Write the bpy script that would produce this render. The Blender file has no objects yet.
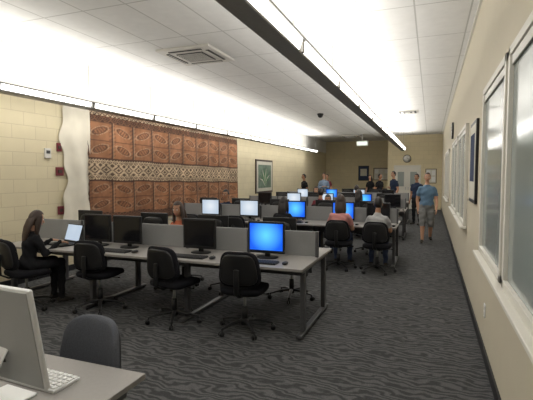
import bpy, bmesh, math, random
import numpy as np
from mathutils import Vector, Matrix
random.seed(4)
sc = bpy.context.scene
try:
    sc.view_settings.view_transform = 'Standard'
except Exception: pass
COL = sc.collection

# ------------------------------------------------------------ materials
MATS = {}
def mat(name, col, rough=0.6, metal=0.0, emis=None, es=0.0, var=0.12, scale=30.0, bump=0.0, spec=0.5, coat=0.0):
    if name in MATS: return MATS[name]
    m = bpy.data.materials.new(name); m.use_nodes = True
    nt = m.node_tree; b = nt.nodes['Principled BSDF']
    b.inputs['Roughness'].default_value = rough
    b.inputs['Metallic'].default_value = metal
    b.inputs['Specular IOR Level'].default_value = spec
    b.inputs['Coat Weight'].default_value = coat
    tc = nt.nodes.new('ShaderNodeTexCoord')
    nz = nt.nodes.new('ShaderNodeTexNoise'); nz.inputs['Scale'].default_value = scale
    nt.links.new(tc.outputs['Object'], nz.inputs['Vector'])
    mx = nt.nodes.new('ShaderNodeMix'); mx.data_type = 'RGBA'
    nt.links.new(nz.outputs['Fac'], mx.inputs['Factor'])
    mx.inputs['A'].default_value = tuple(c*(1-var) for c in col)+(1,)
    mx.inputs['B'].default_value = tuple(min(1,c*(1+var)) for c in col)+(1,)
    nt.links.new(mx.outputs['Result'], b.inputs['Base Color'])
    if emis:
        b.inputs['Emission Color'].default_value = (*emis,1)
        b.inputs['Emission Strength'].default_value = es
    if bump:
        bp = nt.nodes.new('ShaderNodeBump'); bp.inputs['Strength'].default_value = bump
        bp.inputs['Distance'].default_value = 0.004
        nt.links.new(nz.outputs['Fac'], bp.inputs['Height'])
        nt.links.new(bp.outputs['Normal'], b.inputs['Normal'])
    MATS[name] = m
    return m

def grid_mat(name, base, line, sw, w, h, mortar, var, bumpS, axes, offset=0.0, rough=0.8, nscale=3.0):
    m = bpy.data.materials.new(name); m.use_nodes = True
    nt = m.node_tree; b = nt.nodes['Principled BSDF']; b.inputs['Roughness'].default_value = rough
    tc = nt.nodes.new('ShaderNodeTexCoord'); sp = nt.nodes.new('ShaderNodeSeparateXYZ'); cb = nt.nodes.new('ShaderNodeCombineXYZ')
    nt.links.new(tc.outputs['Object'], sp.inputs[0])
    nt.links.new(sp.outputs[axes[0]], cb.inputs[0]); nt.links.new(sp.outputs[axes[1]], cb.inputs[1])
    br = nt.nodes.new('ShaderNodeTexBrick')
    br.offset = offset; br.squash = 1.0
    br.inputs['Scale'].default_value = 1.0
    br.inputs['Brick Width'].default_value = w; br.inputs['Row Height'].default_value = h
    br.inputs['Mortar Size'].default_value = mortar; br.inputs['Mortar Smooth'].default_value = 0.3
    br.inputs['Color1'].default_value = (*base,1)
    br.inputs['Color2'].default_value = tuple(c*(1-var) for c in base)+(1,)
    br.inputs['Mortar'].default_value = (*line,1)
    nt.links.new(cb.outputs[0], br.inputs['Vector'])
    nz = nt.nodes.new('ShaderNodeTexNoise'); nz.inputs['Scale'].default_value = nscale; nz.inputs['Detail'].default_value = 6
    nt.links.new(tc.outputs['Object'], nz.inputs['Vector'])
    mr = nt.nodes.new('ShaderNodeMapRange'); mr.inputs['To Min'].default_value = .92; mr.inputs['To Max'].default_value = 1.06
    nt.links.new(nz.outputs['Fac'], mr.inputs['Value'])
    vm = nt.nodes.new('ShaderNodeVectorMath'); vm.operation='MULTIPLY'
    nt.links.new(br.outputs['Color'], vm.inputs[0]); nt.links.new(mr.outputs[0], vm.inputs[1])
    nt.links.new(vm.outputs[0], b.inputs['Base Color'])
    if bumpS:
        bp = nt.nodes.new('ShaderNodeBump'); bp.invert = True
        bp.inputs['Strength'].default_value = bumpS; bp.inputs['Distance'].default_value = .004
        nt.links.new(br.outputs['Fac'], bp.inputs['Height']); nt.links.new(bp.outputs['Normal'], b.inputs['Normal'])
    return m

def carpet_mat():
    m = bpy.data.materials.new('carpet'); m.use_nodes = True
    nt = m.node_tree; b = nt.nodes['Principled BSDF']; b.inputs['Roughness'].default_value = .95
    b.inputs['Specular IOR Level'].default_value = .15
    tc = nt.nodes.new('ShaderNodeTexCoord')
    mp = nt.nodes.new('ShaderNodeMapping'); mp.inputs['Rotation'].default_value = (0,0,.12); mp.inputs['Scale'].default_value = (2.6, 4.2, 1)
    nt.links.new(tc.outputs['Object'], mp.inputs['Vector'])
    wv = nt.nodes.new('ShaderNodeTexWave'); wv.bands_direction = 'Y'
    wv.inputs['Scale'].default_value = 1.2; wv.inputs['Distortion'].default_value = 15.0
    wv.inputs['Detail'].default_value = 2.5; wv.inputs['Detail Scale'].default_value = 1.3
    nt.links.new(mp.outputs[0], wv.inputs['Vector'])
    nz = nt.nodes.new('ShaderNodeTexNoise'); nz.inputs['Scale'].default_value = 80
    nt.links.new(tc.outputs['Object'], nz.inputs['Vector'])
    r = nt.nodes.new('ShaderNodeValToRGB')
    r.color_ramp.elements[0].position=.15; r.color_ramp.elements[0].color=(.047,.048,.050,1)
    r.color_ramp.elements[1].position=.85; r.color_ramp.elements[1].color=(.105,.105,.107,1)
    nt.links.new(wv.outputs['Fac'], r.inputs[0])
    mr = nt.nodes.new('ShaderNodeMapRange'); mr.inputs['To Min'].default_value=.5; mr.inputs['To Max'].default_value=1.45
    nt.links.new(nz.outputs['Fac'], mr.inputs['Value'])
    vm = nt.nodes.new('ShaderNodeVectorMath'); vm.operation='MULTIPLY'
    nt.links.new(r.outputs[0], vm.inputs[0]); nt.links.new(mr.outputs[0], vm.inputs[1])
    nt.links.new(vm.outputs[0], b.inputs['Base Color'])
    return m

def screen_mat(name, c0, c1, s):
    m = bpy.data.materials.new(name); m.use_nodes = True
    nt = m.node_tree; b = nt.nodes['Principled BSDF']
    b.inputs['Base Color'].default_value=(.01,.01,.012,1); b.inputs['Roughness'].default_value=.3
    tc = nt.nodes.new('ShaderNodeTexCoord'); mp = nt.nodes.new('ShaderNodeMapping')
    mp.inputs['Location'].default_value=(0,0,-1.3); mp.inputs['Scale'].default_value=(5,5,5)
    g = nt.nodes.new('ShaderNodeTexGradient'); g.gradient_type='SPHERICAL'
    nt.links.new(tc.outputs['Object'], mp.inputs['Vector']); nt.links.new(mp.outputs[0], g.inputs[0])
    r = nt.nodes.new('ShaderNodeValToRGB'); r.color_ramp.elements[0].color=(*c0,1); r.color_ramp.elements[1].color=(*c1,1)
    nt.links.new(g.outputs['Fac'], r.inputs[0]); nt.links.new(r.outputs[0], b.inputs['Emission Color'])
    b.inputs['Emission Strength'].default_value = s
    MATS[name]=m; return m

CARPET = carpet_mat()
BLOCK = grid_mat('painted_block', (.69,.61,.42), (.58,.50,.34), 1, .41, .205, .006, .04, .4, (1,2), .5)
BLOCKX = grid_mat('painted_block_end', (.69,.60,.40), (.58,.50,.33), 1, .41, .205, .006, .04, .4, (0,2), .5)
TILE = grid_mat('ceiling_tile', (.78,.775,.765), (.52,.515,.50), 1, .61, 1.22, .011, .03, .3, (0,1), 0.0, nscale=8)
PLASTER = mat('painted_plaster',(.54,.49,.38),.75,var=.03,scale=4,bump=.1)
mat('upper_wall_white',(.70,.69,.66),.8,var=.02)
mat('trim_white',(.66,.64,.58),.5,var=.03)
mat('base_black',(.012,.012,.014),.5)
mat('laminate',(.28,.265,.25),.45,var=.06,scale=60)
mat('leg_metal',(.10,.10,.105),.4,.4)
mat('fabric_black',(.010,.010,.013),.95,var=.4,scale=200,bump=.4,spec=.2)
mat('fabric_grey',(.085,.09,.105),.95,var=.35,scale=150,bump=.4,spec=.2)
mat('plastic_black',(.011,.011,.012),.4,spec=.4)
mat('divider',(.25,.25,.25),.9,var=.12,scale=120,bump=.2)
mat('aluminium',(.42,.43,.43),.45,.4,var=.02)
mat('aluminium_edge',(.75,.76,.76),.35,.2,var=.02)
mat('white_plastic',(.75,.75,.74),.4,var=.02)
mat('screen_off',(.01,.01,.012),.15)
screen_mat('screen_blue',(.004,.10,.75),(.12,.62,1.0),1.25)
screen_mat('screen_white',(.50,.60,.72),(.80,.86,.92),1.0)
mat('lens',(.9,.9,.9),.4,emis=(1,.98,.93),es=6.0)
mat('fixture_metal',(.27,.26,.24),.5,.1)
mat('fixture_white',(.8,.8,.78),.5)
mat('glass_dark',(.30,.34,.33),.12,var=.12,scale=1.5,spec=.8)
mat('vent_dark',(.06,.06,.06),.7)
mat('vent_white',(.62,.60,.56),.5,var=.03)
mat('wood_dark',(.05,.03,.02),.4)
mat('mattboard',(.6,.58,.5),.7)
mat('skin_a',(.50,.27,.17),.55,var=.04,scale=8)
mat('skin_b',(.36,.18,.10),.55,var=.04,scale=8)
mat('hair_dark',(.012,.008,.007),.5,var=.4,scale=60)
mat('hair_brown',(.035,.018,.011),.5,var=.4,scale=60)
mat('eye_white',(.75,.73,.7),.3)
mat('lip',(.35,.11,.09),.5)
def cloth(n,c): mat(n,c,.9,var=.15,scale=25,bump=.15,spec=.2); return n
cloth('cl_black',(.012,.012,.014)); cloth('cl_pink',(.50,.23,.21)); cloth('cl_grey',(.36,.36,.36))
cloth('cl_blue',(.12,.20,.29)); cloth('cl_khaki',(.19,.19,.185)); cloth('cl_navy',(.02,.03,.06))
cloth('cl_denim',(.035,.05,.10)); cloth('cl_orange',(.42,.12,.06)); cloth('cl_white',(.6,.6,.58)); cloth('cl_lblue',(.22,.30,.42))
cloth('cl_maroon',(.18,.04,.05)); cloth('shoe_dark',(.04,.035,.03)); cloth('cl_teal',(.05,.22,.25))

# ------------------------------------------------------------ mesh builder
class MB:
    def __init__(s): s.v=[]; s.f=[]; s.m=[]; s.sm=[]; s.names=[]
    def mi(s,n):
        if n not in s.names: s.names.append(n)
        return s.names.index(n)
    def add(s,vs,fs,m,smooth=False,M=None):
        o=len(s.v)
        if M is not None: vs=[M@Vector(v) for v in vs]
        s.v.extend([tuple(v) for v in vs]); k=s.mi(m)
        for f in fs: s.f.append([i+o for i in f]); s.m.append(k); s.sm.append(smooth)
    def box(s,c,d,m,bev=0.0,M=None,seg=2):
        bm=bmesh.new(); bmesh.ops.create_cube(bm,size=1)
        for v in bm.verts: v.co=Vector((v.co.x*d[0],v.co.y*d[1],v.co.z*d[2]))
        if bev: bmesh.ops.bevel(bm,geom=bm.edges[:],offset=bev,segments=seg,affect='EDGES',profile=.5)
        T=Matrix.Translation(c)
        if M is not None: T=M@T
        bm.verts.index_update()
        s.add([T@v.co for v in bm.verts],[[v.index for v in f.verts] for f in bm.faces],m,False); bm.free()
    def tube(s,pts,rad,m,n=12,side=None,cap=True,smooth=True):
        pts=[Vector(p) for p in pts]
        R=[(r,r) if not isinstance(r,tuple) else r for r in rad]
        tang=[]
        for i in range(len(pts)):
            a=pts[max(0,i-1)]; b=pts[min(len(pts)-1,i+1)]
            t=(b-a); tang.append(t.normalized() if t.length>1e-9 else Vector((0,0,1)))
        P=[];RR=[];TT=[]
        if cap:
            for k in (0.0,.5,.85):
                c=math.sqrt(max(0,1-(1-k)**2)) if k else .05
                P.append(pts[0]-tang[0]*min(R[0])*(1-k)*.95); RR.append((R[0][0]*c,R[0][1]*c)); TT.append(tang[0])
        P+=pts;RR+=R;TT+=tang
        if cap:
            for k in (.85,.5,0.0):
                c=math.sqrt(max(0,1-(1-k)**2)) if k else .05
                P.append(pts[-1]+tang[-1]*min(R[-1])*(1-k)*.95); RR.append((R[-1][0]*c,R[-1][1]*c)); TT.append(tang[-1])
        sd=Vector(side) if side is not None else None
        vs=[];fs=[]
        ref=sd if sd is not None else (Vector((1,0,0)) if abs(TT[0].x)<.8 else Vector((0,1,0)))
        for p,r,t in zip(P,RR,TT):
            x=(ref-t*ref.dot(t)).normalized(); y=t.cross(x)
            if sd is None: ref=x
            for j in range(n):
                a=2*math.pi*j/n; vs.append(p+x*r[0]*math.cos(a)+y*r[1]*math.sin(a))
        K=len(P)
        for i in range(K-1):
            for j in range(n):
                fs.append([i*n+j,i*n+(j+1)%n,(i+1)*n+(j+1)%n,(i+1)*n+j])
        fs.append(list(range(n))[::-1]); fs.append([(K-1)*n+j for j in range(n)])
        s.add(vs,fs,m,smooth)
    def cyl(s,a,b,r0,m,r1=None,n=16): s.tube([a,b],[r0,r0 if r1 is None else r1],m,n,cap=False,smooth=(n>8))
    def sup(s,c,a,m,e1=.35,e2=.35,nu=24,nv=12,fn=None):
        def sg(x,e): return math.copysign(abs(x)**e,x)
        vs=[];fs=[]
        for i in range(nv+1):
            ph=-math.pi/2+math.pi*i/nv
            for j in range(nu):
                th=2*math.pi*j/nu
                p=Vector((a[0]*sg(math.cos(ph),e1)*sg(math.cos(th),e2),a[1]*sg(math.cos(ph),e1)*sg(math.sin(th),e2),a[2]*sg(math.sin(ph),e1)))
                if fn: p=fn(p)
                vs.append(p+Vector(c))
        for i in range(nv):
            for j in range(nu):
                fs.append([i*nu+j,i*nu+(j+1)%nu,(i+1)*nu+(j+1)%nu,(i+1)*nu+j])
        s.add(vs,fs,m,True)
    def mesh(s,name):
        me=bpy.data.meshes.new(name); me.from_pydata(s.v,[],s.f)
        for n in s.names: me.materials.append(MATS[n])
        me.polygons.foreach_set('material_index',s.m); me.polygons.foreach_set('use_smooth',s.sm)
        me.update(); return me
    def obj(s,name,loc=(0,0,0),rz=0): return put(s.mesh(name),name,loc,rz)
def put(me,name,loc=(0,0,0),rz=0):
    o=bpy.data.objects.new(name,me); o.location=loc; o.rotation_euler=(0,0,rz); COL.objects.link(o); return o
def slab(name,c,d,m):
    b=MB(); MATS.setdefault(m.name,m); b.box((0,0,0),d,m.name); o=b.obj(name,c); return o

# ------------------------------------------------------------ room
XL,XR,H=-5.8,.487,3.58; Y0,Y1,YA=-2.2,22.0,25.0; XA=-2.0
slab('floor',((XL+XR)/2,(Y0+YA)/2,-.05),(XR-XL+.4,YA-Y0+.4,.1),CARPET)
slab('ceiling',((XL+XR)/2,(Y0+YA)/2,H+.05),(XR-XL+.4,YA-Y0+.4,.1),TILE)
slab('wall_left',(XL-.1,(Y0+YA)/2,H/2),(.2,YA-Y0,H),BLOCK)
slab('wall_left_upper',(XL+.006,(Y0+YA)/2,(H+2.93)/2),(.012,YA-Y0-.02,H-2.93),MATS['upper_wall_white'])  # thin white panel laid over the upper part of the cream block wall
slab('wall_right',(XR+.1,(Y0+YA)/2,H/2),(.2,YA-Y0,H),PLASTER)
slab('wall_back',((XL+XA)/2,YA+.1,H/2),(XA-XL,.2,H),BLOCKX)
slab('wall_back_right',((XA+XR)/2,Y1+.1,H/2),(XR-XA,.2,H),BLOCKX)
slab('wall_alcove_side',(XA+.1,(Y1+YA)/2+.1,H/2),(.2,YA-Y1-.2,H),BLOCK)
slab('wall_rear',((XL+XR)/2,Y0-.1,H/2),(XR-XL,.2,H),PLASTER)
for n,c,d in (('baseboard_right',(XR-.008,(Y0+Y1)/2,.05),(.016,Y1-Y0,.10)),('baseboard_left',(XL+.008,(Y0+YA)/2,.05),(.016,YA-Y0,.10)),
              ('baseboard_back',((XL+XA)/2,YA-.008,.05),(XA-XL-.04,.016,.10))):
    slab(n,c,d,MATS['base_black'])
slab('trim_ceiling_right',(XR-.012,(Y0+Y1)/2,H-.015),(.024,Y1-Y0,.03),MATS['trim_white'])

def window(i,y0,y1,z0,z1,mull=1):
    b=MB(); w=y1-y0; h=z1-z0; f=.055
    b.box((-.012,0,h/2),(.012,w,h),'glass_dark')
    for yy in (-w/2,w/2): b.box((-.022,yy,h/2),(.044,f,h+f),'trim_white',.004)
    for zz in (0,h): b.box((-.022,0,zz),(.044,w+f,f),'trim_white',.004)
    for k in range(mull): b.box((-.022,-w/2+w*(k+1)/(mull+1),h/2),(.04,.05,h),'trim_white',.004)
    b.box((-.046,0,-.045),(.09,w+.16,.03),'trim_white',.006)
    b.box((-.026,0,h-.06),(.014,w-.06,.06),'vent_white',.003)
    b.obj('window_%d'%i,(XR-.001,(y0+y1)/2,z0))
window(1,3.25,4.55,.95,2.42,0); window(2,.9,3.1,.95,2.42,1); window(3,6.7,8.5,.95,2.35,1); window(4,8.8,10.9,.95,2.35,1); window(5,13,16,.95,2.35,2)
b=MB(); b.box((0,0,0),(.03,.75,.95),'plastic_black',.004); b.box((-.016,0,0),(.004,.66,.86),'mattboard'); b.box((-.019,0,.05),(.004,.5,.55),'cl_denim')
b.obj('framed_poster',(XR-.016,5.65,1.80))
def clock(name,loc,rz,r=.16):
    b=MB(); b.tube([(0,0,0),(0,-.04,0)],[r,r],'plastic_black',32,cap=False); b.tube([(0,-.041,0),(0,-.044,0)],[r*.88,r*.88],'white_plastic',32,cap=False)
    b.box((0,-.048,r*.25),(.012,.004,r*.55),'plastic_black'); b.box((r*.2,-.048,0),(r*.45,.004,.014),'plastic_black')
    for k in range(12):
        a=k*math.pi/6; b.box((r*.75*math.sin(a),-.047,r*.75*math.cos(a)),(.01,.003,.02),'plastic_black')
    b.obj(name,loc,rz)
clock('wall_clock',(-1.1,Y1,2.44),0,.19); clock('wall_clock',(XR,11.4,2.72),-math.pi/2,.2)
b=MB()
b.box((0,-.027,1.06),(1.25,.05,2.12),'vent_white',.006)
for sx in(-1,1):
    b.box((sx*.29,-.055,1.03),(.56,.03,2.02),'trim_white',.004); b.box((sx*.29,-.073,1.45),(.3,.01,.7),'glass_dark'); b.box((sx*.06,-.085,1.0),(.03,.05,.14),'aluminium',.004)
b.obj('door_1',(-1.08,Y1-.004,0))
b=MB(); b.box((0,-.013,0),(.5,.024,.7),'wood_dark',.004); b.box((0,-.027,0),(.44,.006,.64),'mattboard')
for k in range(4): b.box((-.11+.22*(k%2),-.032,-.15+.3*(k//2)),(.17,.004,.24),'white_plastic')
b.obj('notice_board',(0.0,Y1,1.6))
b=MB(); b.box((0,-.013,0),(.6,.024,.85),'plastic_black',.004); b.box((0,-.027,0),(.5,.006,.75),'cl_denim'); b.box((0,-.032,.05),(.36,.004,.4),'mattboard'); b.obj('framed_print',(-3.6,YA,1.75))
b=MB(); b.box((0,-.013,0),(.9,.024,.7),'wood_dark',.004); b.box((0,-.027,0),(.82,.006,.62),'mattboard')
for k in range(6): b.box((-.27+.27*(k%3),-.032,-.15+.3*(k//3)),(.2,.004,.24),'white_plastic' if k%2 else 'vent_white')
b.obj('bulletin_board',(-2.6,YA,1.7))
mat('exit_green',(.05,.3,.1),.4,emis=(.9,.95,.85),es=1.2)
b=MB(); b.box((0,0,0),(.55,.06,.25),'white_plastic',.01); b.box((0,-.032,0),(.45,.006,.16),'exit_green'); b.cyl((0,0,.12),(0,0,.45),.015,'white_plastic'); b.obj('exit_sign',(-3.05,20.6,3.13))
b=MB(); b.box((0,0,.45),(1.6,.5,.9),'wood_dark',.01)
for k in range(3): b.box((-.52+.52*k,-.256,.45),(.48,.012,.8),'laminate',.004); b.box((-.35+.52*k,-.27,.6),(.02,.02,.1),'aluminium')
b.obj('storage_cabinet',(-3.0,YA-.3,0))
b=MB(); b.box((0,0,0),(.01,.08,.12),'white_plastic',.003)
for z in(-.025,.025): b.box((-.006,0,z),(.004,.03,.03),'vent_white',.002)
b.obj('wall_outlet',(XR-.006,4.3,.42))
b=MB(); b.box((0,0,0),(.03,.12,.16),'vent_white',.006); b.box((.017,0,.02),(.006,.07,.05),'vent_dark'); b.obj('wall_thermostat',(XL+.016,5.25,2.0))

def cassette(loc,s=.92):
    b=MB(); b.box((0,0,-.02),(s,s,.04),'vent_white',.012)
    b.box((0,0,-.045),(s*.5,s*.5,.012),'vent_dark',.003)
    for k in range(9): b.box((0,-s*.22+k*s*.055,-.053),(s*.46,.012,.008),'vent_white')
    for k in range(4):
        a=k*math.pi/2; M=Matrix.Rotation(a,4,'Z')
        b.box((0,s*.38,-.043),(s*.62,.055,.012),'vent_dark',.003,M); b.box((0,s*.365,-.05),(s*.6,.012,.012),'vent_white',.002,M)
    b.obj('ceiling_air_conditioner',loc)
cassette((-3.55,6.15,H)); cassette((-3.75,21.5,H))
b=MB(); b.box((0,0,-.012),(.6,.6,.024),'vent_white',.004)
for k in range(4): s_=.5-.12*k; b.box((0,0,-.026-.004*k),(s_,s_,.006),'vent_dark' if k%2==0 else 'vent_white')
b.obj('ceiling_vent',(-.7,13.9,H))
b=MB(); b.tube([(0,0,0),(0,0,-.04)],[.1,.1],'plastic_black',24,cap=False); b.sup((0,0,-.05),(.085,.085,.08),'plastic_black',1,1); b.obj('dome_camera',(-3.3,13.4,H))

# ------------------------------------------------------------ pendant fixtures
def fixture(x,y0,y1,power,down,W=.17,lh=.085):
    z0=2.73; L=y1-y0; cy=(y0+y1)/2
    b=MB(); b.box((0,0,.012),(W,L,.024),'fixture_metal',.004)
    b.box((0,0,.07),(W*.5,L,.10),'fixture_white')
    n=int(L/1.6); s=L/n
    for k in range(n):
        yy=-L/2+s*(k+.5)
        for sx in(-1,1):
            M=Matrix.Translation((sx*(W/2+.002),yy,.028+lh/2))@Matrix.Rotation(sx*.35,4,'Y')
            b.box((0,0,0),(.012,s-.10,lh),'lens',.003,M)
    for k in range(n+1):
        yy=-L/2+s*k; yy=max(-L/2+.02,min(L/2-.02,yy)); b.box((0,yy,.03+lh/2),(W+.04,.05,lh+.03),'fixture_metal',.003)
        b.cyl((0,yy,.12),(0,yy,H-z0),.004,'fixture_metal',n=6)
    for sx in(-1,1): b.box((sx*(W/2+.026),0,.035+lh),(.016,L,.016),'fixture_metal')
    o=b.obj('pendant_light_fixture',(x,cy,z0))
    l=bpy.data.lights.new('uplight','AREA'); l.shape='RECTANGLE'; l.size=W*.8; l.size_y=L; l.energy=power; l.color=(1,.965,.90)
    lo=bpy.data.objects.new('uplight',l); lo.rotation_euler=(math.pi,0,0); lo.location=(0,0,.145); lo.parent=o; COL.objects.link(lo)
    l=bpy.data.lights.new('downlight','AREA'); l.shape='RECTANGLE'; l.size=W*.8; l.size_y=L; l.energy=down; l.color=(1,.965,.90)
    lo=bpy.data.objects.new('downlight',l); lo.location=(0,0,-.01); lo.parent=o; COL.objects.link(lo)
fixture(-1.19,-1.2,20.4,225,75,.17,.10); fixture(-5.28,-1.0,20.6,170,75,.16,.07)

# ------------------------------------------------------------ tapa cloth
def tapa():
    Lm,Hm=6.4,2.12; nu,nv=400,130
    def vn(u,v,f,seed):
        r=np.random.RandomState(seed).rand(64,64); x=u*f; y=v*f
        xi=np.floor(x).astype(int);yi=np.floor(y).astype(int);fx=x-xi;fy=y-yi
        fx=fx*fx*(3-2*fx);fy=fy*fy*(3-2*fy)
        g=lambda a,c:r[a%64,c%64]
        return (g(xi,yi)*(1-fx)+g(xi+1,yi)*fx)*(1-fy)+(g(xi,yi+1)*(1-fx)+g(xi+1,yi+1)*fx)*fy
    u=np.linspace(0,Lm,nu+1); v=np.linspace(0,Hm,nv+1)
    U,V=np.meshgrid(u,v); S=1-V/Hm
    rust=np.array([.33,.145,.068]);dark=np.array([.055,.026,.018]);cream=np.array([.62,.48,.32]);mid=np.array([.17,.08,.045])
    C=np.ones(U.shape+(3,))*rust
    n1=vn(U,V,5,1);n2=vn(U,V,18,3)
    def setm(mask,c,k=.85): C[mask]=C[mask]*(1-k)+c*k
    pw=.64; pu=(U%pw)/pw; pk=np.floor(U/pw).astype(int)
    setm(((pk%2)==0),mid,.30)
    for (a,bb) in ((.11,.27),(.27,.43),(.63,.77),(.77,.91)):
        m=(S>a)&(S<bb); t=(S-a)/(bb-a)
        flip=np.where((pk+int(a*100))%2==0,1,-1)
        xx=(pu-.5)*2; yy=(t-.5)*2
        rr=xx*.8+flip*yy*.5; ss=-flip*xx*.5+yy*.8
        leaf=(rr**2/.42+ss**2/.10)
        setm(m&(leaf<1)&(leaf>.62),dark,.75)
        setm(m&(leaf<.62)&(np.sin(rr*26)>.2),dark,.6)
        setm(m&(leaf<1.6)&(leaf>1.25),cream,.35)
        setm(m&(np.abs(t)<.05),dark,.7)
        setm(m&(np.abs(xx)>.72)&(np.sin(yy*14+xx*9)>.3),mid,.8)
    for a,bb in ((.11,.43),(.63,.91)):
        m=(S>a)&(S<bb); setm(m&((pu<.035)|(pu>.965)),dark,.8); setm(m&(pu>.05)&(pu<.075),cream,.4)
    def diamonds(a,bb,w,base,ink,k=.9):
        m=(S>a)&(S<bb); t=(S-a)/(bb-a); q=np.abs(((U/w)%1)-.5)*2; d=q+np.abs(t-.5)*2
        setm(m,base,k); setm(m&(d<.95)&(d>.62),ink,.9); setm(m&(d<.33),ink,.9); setm(m&(d>1.45),ink,.9)
    diamonds(.0,.055,.13,dark,cream); diamonds(.055,.11,.2,mid,dark)
    diamonds(.44,.485,.16,cream,dark); diamonds(.485,.575,.32,cream,dark); diamonds(.575,.62,.16,cream,dark)
    diamonds(.915,.97,.16,mid,dark); setm(S>.97,dark,.8)
    for s0 in (.435,.625): setm(np.abs(S-s0)<.007,dark,.9)
    C*= (.72+.5*n1)[...,None]; C*=(.85+.3*n2)[...,None]
    Yp=U+np.where(U<.02,.03*(n2-.5),0); Zp=V+ .015*np.sin(U*5)*(1-V/Hm)-(.0+.20*(1-V/Hm))*(U/Lm)
    X=.03+.012*np.sin(U*7+V*1.5)+.01*n1
    vs=np.stack([X,Yp,Zp],-1).reshape(-1,3)
    idx=np.arange((nu+1)*(nv+1)).reshape(nv+1,nu+1)
    fs=np.stack([idx[:-1,:-1],idx[:-1,1:],idx[1:,1:],idx[1:,:-1]],-1).reshape(-1,4)
    me=bpy.data.meshes.new('tapa_cloth'); me.from_pydata(vs.tolist(),[],fs.tolist())
    at=me.color_attributes.new('dye','FLOAT_COLOR','POINT')
    cc=np.concatenate([np.clip(C,0,1).reshape(-1,3),np.ones((vs.shape[0],1))],1); at.data.foreach_set('color',cc.ravel())
    m=bpy.data.materials.new('bark_cloth'); m.use_nodes=True; nt=m.node_tree; bs=nt.nodes['Principled BSDF']; bs.inputs['Roughness'].default_value=.9
    a=nt.nodes.new('ShaderNodeAttribute'); a.attribute_name='dye'; nt.links.new(a.outputs['Color'],bs.inputs['Base Color']); me.materials.append(m)
    me.polygons.foreach_set('use_smooth',[True]*len(me.polygons))
    p=bpy.data.objects.new('tapa_wall_hanging',None); COL.objects.link(p); p.location=(XL,6.1,.76)
    o=put(me,'printed_bark_cloth'); o.parent=p
    mat('bark_plain',(.74,.69,.58),.9,var=.22,scale=3)
    b=MB(); nx,nz=14,40; vs=[];fs=[]
    for i in range(nz+1):
        z=2.12*i/nz; e=.60+.05*math.sin(z*5)+.03*math.sin(z*13)
        for j in range(nx+1): t=j/nx; vs.append((.04+.015*math.sin(t*9+z*3),-e*(1-t)+.05,z+.03*math.sin(t*7)-.05*(1-t)))
    for i in range(nz):
        for j in range(nx): q=i*(nx+1)+j; fs.append([q,q+1,q+nx+2,q+nx+1])
    b.add(vs,fs,'bark_plain',True); o=b.obj('undyed_edge'); o.parent=p
    b=MB()
    for z,w in((.95,.16),(1.35,.10),(.3,.12)): b.box((.02,-.62,z),(.012,w,.14),'cl_maroon',.004); b.box((.03,-.62,z),(.012,w*.5,.05),'wood_dark',.002)
    o=b.obj('edge_tabs'); o.parent=p
    b=MB(); b.box((.02,2.9,2.13),(.03,7.2,.03),'wood_dark',.006); o=b.obj('hanging_rail'); o.parent=p
tapa()
b=MB(); b.box((0,0,0),(.04,1.7,1.22),'wood_dark',.008); b.box((.021,0,0),(.004,1.56,1.08),'mattboard')
mat('paint_green',(.14,.20,.15),.6,var=.8,scale=5); mat('leaf_green',(.07,.20,.08),.6)
b.box((.025,0,0),(.004,1.3,.84),'paint_green')
for k in range(11):
    a=-1.2+k*.24; pts=[(.03,0,-.35),(.03,.25*math.sin(a),-.35+.3*math.cos(a)+.1),(.03,.55*math.sin(a),-.3+.6*math.cos(a))]
    b.tube(pts,[(.004,.015),(.004,.035),(.004,.006)],'leaf_green' if k%3 else 'mattboard',6)
b.obj('framed_painting',(XL+.022,14.9,1.6))

# ------------------------------------------------------------ furniture
def chair_mesh(name,fab):
    b=MB()
    b.sup((0,.02,.455),(.235,.23,.04),fab,.45,.45,28,10,lambda p: Vector((p.x,p.y,p.z-.25*max(0,p.y-.12)**1.2)))
    b.sup((0,.02,.425),(.21,.2,.02),'plastic_black',.4,.45,24,6)
    b.sup((0,-.235,.70),(.215,.032,.185),fab,.5,.42,28,14,lambda p: Vector((p.x*(1-.12*(p.z/.185)),p.y+1.3*p.x*p.x-.12*p.z,p.z)))
    b.sup((0,-.26,.70),(.19,.022,.16),'plastic_black',.5,.42,24,10,lambda p: Vector((p.x*(1-.12*(p.z/.16)),p.y+1.3*p.x*p.x-.12*p.z,p.z)))
    b.tube([(0,-.05,.415),(0,-.2,.41),(0,-.285,.46),(0,-.29,.6),(0,-.285,.7)],[(.03,.012)]*5,'plastic_black',10,side=(1,0,0))
    b.box((0,0,.4),(.16,.2,.035),'plastic_black',.01)
    b.tube([(.08,.03,.4),(.22,.04,.395),(.25,.04,.4)],[.006,.006,.012],'plastic_black',8)
    b.cyl((0,0,.10),(0,0,.26),.032,'plastic_black'); b.cyl((0,0,.25),(0,0,.39),.016,'aluminium')
    b.cyl((0,0,.07),(0,0,.13),.045,'plastic_black')
    for k in range(5):
        a=2*math.pi*k/5+.3; c,s=math.cos(a),math.sin(a)
        b.tube([(c*.03,s*.03,.115),(c*.16,s*.16,.105),(c*.29,s*.29,.075)],[(.026,.018),(.022,.014),(.016,.01)],'plastic_black',10)
        b.cyl((c*.29,s*.29,.04),(c*.29,s*.29,.075),.008,'plastic_black',n=8)
        for q in(-1,1):
            ox,oy=-s*.014*q,c*.014*q; b.cyl((c*.3+ox*.4,s*.3+oy*.4,.027),(c*.3+ox*1.5,s*.3+oy*1.5,.027),.027,'plastic_black',n=14)
    return b.mesh(name)
CH=chair_mesh('office_chair','fabric_black'); CHG=chair_mesh('office_chair_grey','fabric_grey')
def chair(x,y,rz=0,g=False): put(CHG if g else CH,'office_chair',(x,y,0),rz)

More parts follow.
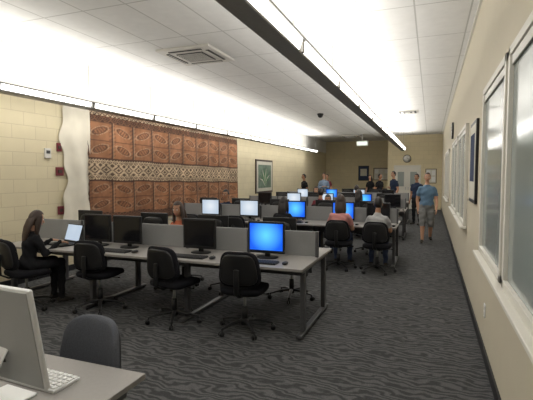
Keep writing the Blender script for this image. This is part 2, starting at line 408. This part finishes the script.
def monitor_mesh(scr):
    b=MB(); b.box((0,0,.235),(.43,.03,.35),'plastic_black',.008); b.sup((0,.025,.235),(.15,.03,.12),'plastic_black',.5,.5)
    b.box((0,-.0165,.24),(.385,.003,.295),scr)
    b.box((0,.035,.11),(.06,.02,.2),'plastic_black',.006); b.sup((0,.03,.01),(.12,.09,.01),'plastic_black',.4,.8)
    return b.mesh('computer_monitor')
MM={k:monitor_mesh(k) for k in('screen_off','screen_blue','screen_white')}
def kb_mesh(body,key,w=.43):
    b=MB(); b.box((0,0,.008),(w,.14,.016),body,.004)
    for r in range(5):
        for c in range(15): b.box((-w*.46+c*w*.92/14,-.052+r*.026,.019),(w*.052,.02,.007),key,.0015,seg=1)
    return b.mesh('keyboard')
KB=kb_mesh('plastic_black','base_black'); KW=kb_mesh('aluminium_edge','white_plastic')
b=MB(); b.sup((0,0,.016),(.03,.052,.016),'plastic_black',.8,.9); b.box((0,.025,.032),(.006,.016,.004),'vent_dark',.001); MS=b.mesh('computer_mouse')
TOP=.73
def station(x,yf,s,front=True):
    sgn=1 if front else -1; rz=0 if front else math.pi
    put(MM[s],'computer_monitor',(x,yf+sgn*.42,TOP),rz); put(KB,'keyboard',(x,yf+sgn*.17,TOP),rz); put(MS,'computer_mouse',(x+sgn*.3,yf+sgn*.17,TOP+.001),rz)
def desk_row(x0,x1,y0,y1,name='computer_desk',div=True):
    w=x1-x0;d=y1-y0;b=MB(); b.box((0,0,TOP-.014),(w,d,.028),'laminate',.004)
    n=max(1,round(w/1.5))
    for k in range(n+1):
        x=-w/2+.05+(w-.1)*k/n
        b.box((x,0,.03),(.06,d-.12,.035),'leg_metal',.008)
        for sy in(-1,1):
            b.box((x,sy*(d/2-.22),.37),(.05,.075,.66),'leg_metal',.008)
            b.cyl((x,sy*(d/2-.1),0),(x,sy*(d/2-.1),.02),.02,'plastic_black',n=10)
        b.box((x,0,TOP-.05),(.05,d-.2,.04),'leg_metal',.005)
    for sy in(-1,1): b.box((0,sy*.09,.6),(w-.2,.02,.14),'leg_metal',.003)
    b.obj(name,((x0+x1)/2,(y0+y1)/2,0))
    if div:
        b=MB(); m=max(1,round(w/.93)); s=w/m
        for k in range(m):
            x=-w/2+s*(k+.5); b.box((x,0,.15),(s-.05,.03,.28),'divider',.006)
        for k in range(m+1):
            x=-w/2+s*k; x=max(-w/2+.02,min(w/2-.02,x)); b.box((x,0,.148),(.035,.04,.29),'leg_metal',.006)
        b.obj('desk_divider',((x0+x1)/2,(y0+y1)/2,TOP))
desk_row(-5.35,-1.15,3.98,5.31); desk_row(-5.2,-.55,7.75,9.05); desk_row(-5.2,-.6,11.5,12.8); desk_row(-5.2,-.7,15.2,16.5)
desk_row(-3.6,-1.22,.3,1.62,div=False)
station(-1.68,3.98,'screen_blue'); station(-2.52,3.98,'screen_off'); station(-3.55,3.98,'screen_off')
for x in(-1.7,-2.6,-4.6): station(x,5.31,'screen_off',False)
station(-3.5,5.31,'screen_white',False)
chair(-1.82,4.12,.12); chair(-2.68,4.1,-.15); chair(-3.78,4.15,.1)
chair(-1.72,5.45,math.pi+.2); chair(-2.65,5.5,math.pi)
def laptop(loc,rz,scr='screen_white'):
    b=MB(); b.box((0,0,.012),(.36,.25,.02),'plastic_black',.005); M=Matrix.Translation((0,.125,.02))@Matrix.Rotation(-.3,4,'X')
    b.box((0,0,.125),(.36,.014,.25),'plastic_black',.005,M); b.box((0,-.009,.13),(.33,.003,.21),scr,0,M)
    for r in range(5): b.box((0,-.03+r*.024,.024),(.31,.018,.004),'base_black',.001)
    b.box((0,-.085,.024),(.09,.05,.003),'vent_dark'); b.obj('laptop',loc,rz)
laptop((-4.52,4.30,TOP),-.25)
put(MM['screen_off'],'computer_monitor',(-4.04,4.42,TOP),0)
for i,(x,s) in enumerate(((-.9,'screen_off'),(-1.55,'screen_blue'),(-2.5,'screen_blue'),(-3.5,'screen_white'),(-4.4,'screen_white'))): station(x,7.75,s)
for x in(-1.1,-2.0,-3.0,-3.9,-4.7): station(x,9.05,'screen_off',False)
for x,s in((-.95,'screen_off'),(-1.7,'screen_blue'),(-2.75,'screen_white'),(-3.7,'screen_white'),(-4.6,'screen_off')): station(x,11.5,s)
for x in(-1.2,-2.2,-3.2,-4.2): station(x,12.8,'screen_off',False)
for x,s in((-1.4,'screen_off'),(-2.4,'screen_white'),(-3.4,'screen_blue'),(-4.5,'screen_white')): station(x,15.2,s)
for x in(-1.9,-2.9,-4.0): station(x,16.5,'screen_off',False)
chair(-.92,11.3,-.2); chair(-3.5,7.6,.1); chair(-4.4,7.6,-.1); chair(-4.6,11.3,.2); chair(-1.5,15.0); chair(-2.2,13.1,math.pi); chair(-1.2,9.3,math.pi); chair(-3.4,15.0,.2)
# near desk all-in-one computer seen from the back
b=MB(); TM=Matrix.Translation((0,.02,.10))@Matrix.Rotation(.16,4,'X')
b.box((0,0,.20),(.53,.022,.41),'aluminium_edge',.008,TM)
b.box((0,-.0125,.20),(.51,.006,.39),'aluminium',.0025,TM); b.box((0,-.017,.10),(.12,.006,.035),'vent_dark',.002,TM)
b.box((0,.0125,.225),(.50,.004,.34),'screen_off',0,TM)
b.tube([(0,-.015,.24),(0,-.075,.14),(0,-.09,.03),(0,-.07,.006)],[(.09,.006)]*4,'aluminium_edge',12,side=(1,0,0)); b.box((0,.0,.005),(.19,.2,.01),'aluminium_edge',.004)
b.obj('desktop_computer',(-1.62,1.20,TOP),-.06)
put(KW,'keyboard',(-1.67,1.40,TOP),math.pi-.05)
chair(-1.70,1.57,math.pi-.15,True)
b=MB(); b.sup((0,0,.13),(.17,.08,.13),'cl_black',.5,.6); b.tube([(-.12,0,.24),(-.08,0,.38),(0,0,.43),(.08,0,.38),(.12,0,.24)],[.01]*5,'cl_maroon',8); b.obj('handbag',(-5.35,3.75,0),.4)

# ------------------------------------------------------------ people
def person(name,loc,rz,pose='stand',female=False,shirt='cl_black',pants='cl_denim',hair='hair_dark',skin='skin_a',long_hair=False,
           sleeve='long',shorts=False,scale=1.0,head_yaw=0.0,head_pitch=0.0,lean=None,armpose=None):
    sit=pose=='sit'
    base=.465/scale if sit else .84; zf=.9 if sit else 1.0
    if lean is None: lean=.14 if sit else .02
    def sp(dz): return Vector((0,lean*dz*(1+.3*dz if sit else 1),base+dz*zf))
    sw=.90 if female else 1.0; ww=.84 if female else 1.0
    rings=[(0,.12,.09),(.07,.165,.115),(.13,.168,.118),(.22,.148*ww,.105*ww),(.32,.15*ww,.108*ww),(.41,.17*sw,.118),(.48,.182*sw,.105),(.535,.165*sw,.085),(.575,.10*sw,.07),(.61,.056*sw,.056),(.70,.052*sw,.056)]
    b=MB(); segs=[]
    b.tube([sp(r[0]) for r in rings],[(r[1],r[2]) for r in rings],'skin_a',20,side=(1,0,0))
    for i in range(len(rings)-1):
        d=rings[i][0]; lab='pants' if d<.13 else ('shirt' if d<.575 else 'skin'); segs.append((sp(rings[i][0]),sp(rings[i+1][0]),min(rings[i][1:]),lab))
        if lab=='shirt' or lab=='pants':
            for q in(-1,1): o=Vector((q*rings[i][1]*.55,0,0)); segs.append((sp(rings[i][0])+o,sp(rings[i+1][0])+o,.07,lab))
    arms={}
    for q in(-1,1):
        sh=sp(.52)+Vector((q*.175*sw,0,0)); hip=sp(.08)+Vector((q*.09,0,0))
        if sit:
            el=sh+Vector((q*.06,.09,-.24)); wr=Vector((q*.15,el.y+.23,.80/scale)); kn=Vector((q*.12,.43,base+.08)); an=Vector((q*.13,.42,.09))
        elif pose=='walk':
            el=sh+Vector((q*.05,-.03*q-.02,-.28)); wr=el+Vector((-q*.01,.10+.08*-q,-.23))
            kn=Vector((q*.10,.10 if q>0 else .0,.48)); an=Vector((q*.10,.17 if q>0 else -.20,.09 if q>0 else .12))
        else:
            el=sh+Vector((q*.05,-.04,-.28)); wr=el+Vector((q*.0,.09,-.23))
            if armpose=='folded' or (armpose=='one' and q>0): wr=el+Vector((-q*.13,.2,.06))
            kn=Vector((q*.10,.02,.48)); an=Vector((q*.11,-.01,.09))
        toe=an+Vector((q*.02,.16,-.05)); heel=an+Vector((0,-.04,-.035))
        pm=sh.lerp(el,.6)
        b.tube([sh-Vector((q*.03,0,.0)),sh.lerp(el,.3),pm,el],[.062*sw,.054*sw,.05*sw,.042*sw],'skin_a',12)
        fm=el.lerp(wr,.35); b.tube([el,fm,wr],[.042*sw,.041*sw,.027*sw],'skin_a',12)
        fd=(wr-el).normalized()
        if sit: fd=Vector((fd.x*.4,fd.y,-.15)).normalized()
        hand=wr+fd*.09; b.tube([wr,wr+fd*.04,hand],[(.026,.02),(.036,.017),(.038,.014)],'skin_a',12,side=(1,0,0) if sit else (0,1,0))
        b.tube([hip,hip.lerp(kn,.5),kn],[.088,.078,.058],'skin_a',14); b.tube([kn,kn.lerp(an,.35),an],[.056,.055,.036],'skin_a',12)
        b.tube([heel,an+Vector((q*.01,.05,-.035)),toe],[(.034,.034),(.04,.038),(.036,.024)],'skin_a',12,side=(1,0,0))
        cut=.55
        if sleeve=='long': segs+=[(sh,el,.05,'shirt'),(el,wr,.035,'shirt')]
        else: segs+=[(sh,sh.lerp(el,cut),.055,'shirt'),(sh.lerp(el,cut+.12),el,.045,'skin'),(el,wr,.035,'skin')]
        segs.append((wr+fd*.02,hand,.03,'skin'))
        segs.append((hip,kn,.075,'pants'))
        segs.append((kn.lerp(an,.12),an,.045,'skin' if shorts else 'pants')); segs.append((heel,toe,.045,'shoe')); segs.append((heel,an,.035,'shoe'))
        arms[q]=(wr,fd,hand)
    me=b.mesh('tmp'); o=put(me,'tmp'); md=o.modifiers.new('r','REMESH'); md.mode='VOXEL'; md.voxel_size=.0165
    ms=o.modifiers.new('s','SMOOTH'); ms.factor=.5; ms.iterations=3
    dg=bpy.context.evaluated_depsgraph_get(); ev=o.evaluated_get(dg); m2=bpy.data.meshes.new_from_object(ev)
    V=np.zeros(len(m2.vertices)*3); m2.vertices.foreach_get('co',V); V=V.reshape(-1,3)
    F=[list(p.vertices) for p in m2.polygons]
    Cn=np.array([V[f].mean(0) for f in F])
    best=np.full(len(F),9.);lab=np.zeros(len(F),int); L=['skin','shirt','pants','shoe']
    for p0,p1,r,l in segs:
        a=np.array(p0);d=np.array(p1)-a; t=np.clip(((Cn-a)@d)/max(d@d,1e-9),0,1); dist=np.linalg.norm(Cn-a-t[:,None]*d,axis=1)-r
        k=dist<best; best[k]=dist[k]; lab[k]=L.index(l)
    bpy.data.objects.remove(o); bpy.data.meshes.remove(me)
    vl=np.zeros(len(V))
    for f,k in zip(F,lab):
        if k in(1,2):
            for i in f: vl[i]=1
    nrm=np.zeros_like(V)
    for f in F:
        n_=np.cross(V[f[1]]-V[f[0]],V[f[-1]]-V[f[0]])
        for i in f: nrm[i]+=n_
    nrm/=np.maximum(np.linalg.norm(nrm,axis=1),1e-9)[:,None]
    fold=.006+.005*np.sin(V[:,2]*42+V[:,0]*23+3*np.sin(V[:,1]*17))
    if shorts: fold=fold+np.where((V[:,2]<.80)&(V[:,2]>.40),.016,0)
    V=V+nrm*(fold*vl)[:,None]
    P=MB(); names=[skin,shirt,pants,'shoe_dark']
    P.v=[tuple(x) for x in V]; P.f=F; idx=[]
    for n_ in names: idx.append(P.mi(n_))
    P.m=[idx[k] for k in lab]; P.sm=[True]*len(F)
    bpy.data.meshes.remove(m2)
    for q in(-1,1):
        wr,fd,hand=arms[q]
        side=Vector((1,0,0)) if sit else Vector((0,1,0)); side=(side-fd*side.dot(fd)).normalized()
        curl=Vector((0,0,-1)) if sit else Vector((-q,0,0))
        for i,(l,off) in enumerate(((.06,-.027),(.068,-.009),(.063,.009),(.05,.027))):
            if not sit: off=-off
            if sit: off*= q
            p0=hand-fd*.01+side*off; p1=p0+fd*l*.45; p2=p1+(fd*.8+curl*.5).normalized()*l*.33; p3=p2+(fd*.4+curl*.8).normalized()*l*.25
            P.tube([p0,p1,p2,p3],[.0088,.0085,.008,.007],skin,8)
        ts=side*(-q if sit else 1)
        p0=wr+fd*.035+ts*.028; P.tube([p0,p0+fd*.022+ts*.022,p0+fd*.05+ts*.03],[.012,.011,.008],skin,8)
    hc=sp(.80)+Vector((0,.015,0))
    if sit: hc=sp(.70)+Vector((0,.03,.095))
    HM=Matrix.Translation(hc)@Matrix.Rotation(head_yaw,4,'Z')@Matrix.Rotation(head_pitch,4,'X')
    h=MB(); nu,nv=28,20
    def hp(th,ph,k=1.0):
        x=math.cos(ph)*math.cos(th);y=math.cos(ph)*math.sin(th);z=math.sin(ph)
        X,Y,Z=x*.074,y*.094,z*.115
        if z<0: X*=1-.30*z*z-.05; Y*=1-.12*z*z; Y+=.012*(-z)*(1 if y>0 else .2)
        if z<-.2 and y<0: Y*=1-.25*(-z-.2)
        if y>.5 and -.05<z<.3: Y-=.004
        return Vector((X*k,Y*k,Z*k))
    vs=[];fs=[]
    for i in range(nv+1):
        for j in range(nu): vs.append(hp(2*math.pi*j/nu,-math.pi/2+math.pi*i/nv))
    for i in range(nv):
        for j in range(nu): fs.append([i*nu+j,i*nu+(j+1)%nu,(i+1)*nu+(j+1)%nu,(i+1)*nu+j])
    h.add(vs,fs,skin,True)
    h.tube([(0,.088,.018),(0,.103,-.012),(0,.110,-.026)],[(.008,.008),(.011,.01),(.015,.011)],skin,10,side=(1,0,0))
    for q in(-1,1):
        h.sup((q*.030,.083,.010),(.013,.008,.008),'eye_white',1,1,12,8); h.sup((q*.030,.0895,.010),(.006,.004,.006),'hair_dark',1,1,10,6)
        h.tube([(q*.015,.092,.032),(q*.03,.091,.036),(q*.045,.080,.031)],[.0035,.004,.003],hair,6)
        h.sup((q*.074,-.005,-.005),(.009,.02,.03),skin,.9,.9,12,8)
    h.tube([(-.024,.084,-.058),(-.01,.093,-.056),(.01,.093,-.056),(.024,.084,-.058)],[.004,.0065,.0065,.004],'lip',8)
    vs=[];keep=[]
    for i in range(nv+1):
        for j in range(nu):
            th=2*math.pi*j/nu;ph=-math.pi/2+math.pi*i/nv; p=hp(th,ph)
            vs.append(p*(1.10 if not long_hair else 1.15)+Vector((0,-.004,.006)))
    for f in fs:
        c=sum((hp(2*math.pi*(k%nu)/nu,-math.pi/2+math.pi*(k//nu)/nv) for k in f),Vector())/4
        yn=c.y/.094; zn=c.z/.115
        if (zn>.55) or (yn<.35 and zn>-.0) or (yn<-.05 and zn>-.55) or (long_hair and yn<.2): keep.append(f)
    h.add(vs,keep,hair,True)
    if long_hair:
        h.tube([(0,-.03,.04),(0,-.075,-.04),(0,-.095,-.14),(0,-.10,-.26),(0,-.10,-.33)],[(.078,.05),(.088,.05),(.098,.042),(.085,.03),(.05,.016)],hair,16,side=(1,0,0))
        for q in(-1,1): h.tube([(q*.066,.01,.05),(q*.08,.005,-.05),(q*.085,.01,-.16),(q*.075,.03,-.24)],[(.02,.04),(.022,.045),(.022,.035),(.01,.015)],hair,10,side=(1,0,0))
    off=len(P.v)
    P.v+= [tuple(HM@Vector(v)) for v in h.v]
    for f,mi,smo in zip(h.f,h.m,h.sm): P.f.append([i+off for i in f]); P.m.append(P.mi(h.names[mi])); P.sm.append(smo)
    P.v=[(x*scale,y*scale,z*scale) for x,y,z in P.v]
    return P.obj(name,loc,rz)
PI=math.pi
chair(-4.66,3.86,-.35); person('seated_woman',(-4.66,3.87,0),-.35,'sit',True,'cl_black','cl_black','hair_brown','skin_a',True,scale=.87,head_pitch=-.25)
chair(-1.5,7.5,.05); person('seated_woman',(-1.5,7.5,0),.0,'sit',True,'cl_pink','cl_denim','hair_brown','skin_a',True,scale=.98,head_yaw=.2,sleeve='short')
chair(-.83,7.45,-.05); person('seated_woman',(-.83,7.45,0),.05,'sit',True,'cl_grey','cl_denim','hair_dark','skin_b',False,scale=.95,head_pitch=-.15,sleeve='short')
chair(-2.57,7.5); person('seated_woman',(-2.57,7.5,0),0,'sit',True,'cl_black','cl_denim','hair_dark','skin_b',True,scale=.92)
chair(-3.5,5.62,PI); person('seated_woman',(-3.5,5.62,0),PI,'sit',True,'cl_orange','cl_denim','hair_brown','skin_b',True,scale=.93,head_pitch=-.15,sleeve='short')
chair(-4.55,9.35,PI); person('seated_man',(-4.55,9.35,0),PI,'sit',False,'cl_navy','cl_denim','hair_dark','skin_b',scale=.99,head_pitch=-.1)
chair(-2.1,9.35,PI); person('seated_man',(-2.1,9.35,0),PI+.1,'sit',False,'cl_grey','cl_denim','hair_dark','skin_b',scale=.9,head_pitch=-.2)
chair(-1.75,11.2); person('seated_woman',(-1.75,11.2,0),0,'sit',True,'cl_black','cl_denim','hair_dark','skin_b',True,scale=.95)
chair(-2.75,11.2); person('seated_man',(-2.75,11.2,0),.1,'sit',False,'cl_maroon','cl_denim','hair_dark','skin_b',scale=.97,sleeve='short')
chair(-3.3,13.1,PI); person('seated_woman',(-3.3,13.1,0),PI,'sit',True,'cl_teal','cl_denim','hair_dark','skin_a',True,scale=.97)
chair(-2.4,14.9); person('seated_man',(-2.4,14.9,0),0,'sit',False,'cl_lblue','cl_denim','hair_dark','skin_b',scale=.99)
person('walking_man',(-.08,11.2,0),PI+.05,'walk',False,'cl_blue','cl_khaki','hair_brown','skin_a',sleeve='short',shorts=True,scale=.97)
person('standing_man',(-.42,15.0,0),PI-.5,'stand',False,'cl_navy','cl_black','hair_dark','skin_b',sleeve='short',scale=.96)
person('standing_man',(-1.35,17.6,0),PI-.9,'stand',False,'cl_navy','cl_denim','hair_dark','skin_a',sleeve='short',scale=1.02,armpose='one')
person('standing_man',(-2.05,18.9,0),PI+1.0,'stand',False,'cl_black','cl_denim','hair_dark','skin_b',sleeve='short',scale=.97)
person('standing_man',(-4.45,18.8,0),PI+.4,'stand',False,'cl_lblue','cl_black','hair_dark','skin_a',scale=.99,armpose='folded')
person('standing_man',(-5.0,17.6,0),PI-.8,'stand',False,'cl_black','cl_black','hair_dark','skin_b',scale=.96,sleeve='short')
person('standing_man',(-4.7,20.6,0),PI-.3,'stand',False,'cl_maroon','cl_denim','hair_dark','skin_a',scale=.96,sleeve='short')
person('standing_woman',(-2.6,20.2,0),PI-.3,'stand',True,'cl_black','cl_black','hair_dark','skin_a',True,scale=.94,sleeve='short')

# ------------------------------------------------------------ camera & world
w=bpy.data.worlds.new('world'); sc.world=w; w.use_nodes=True; w.node_tree.nodes['Background'].inputs[0].default_value=(.5,.5,.5,1); w.node_tree.nodes['Background'].inputs[1].default_value=.3
cam=bpy.data.cameras.new('camera'); co=bpy.data.objects.new('camera',cam); COL.objects.link(co)
cam.sensor_width=36; cam.lens=430/533*36; cam.clip_start=.05
co.location=(0,0,1.65); co.rotation_euler=(math.pi/2-math.radians(3.327),0,math.radians(20.9))
sc.camera=co
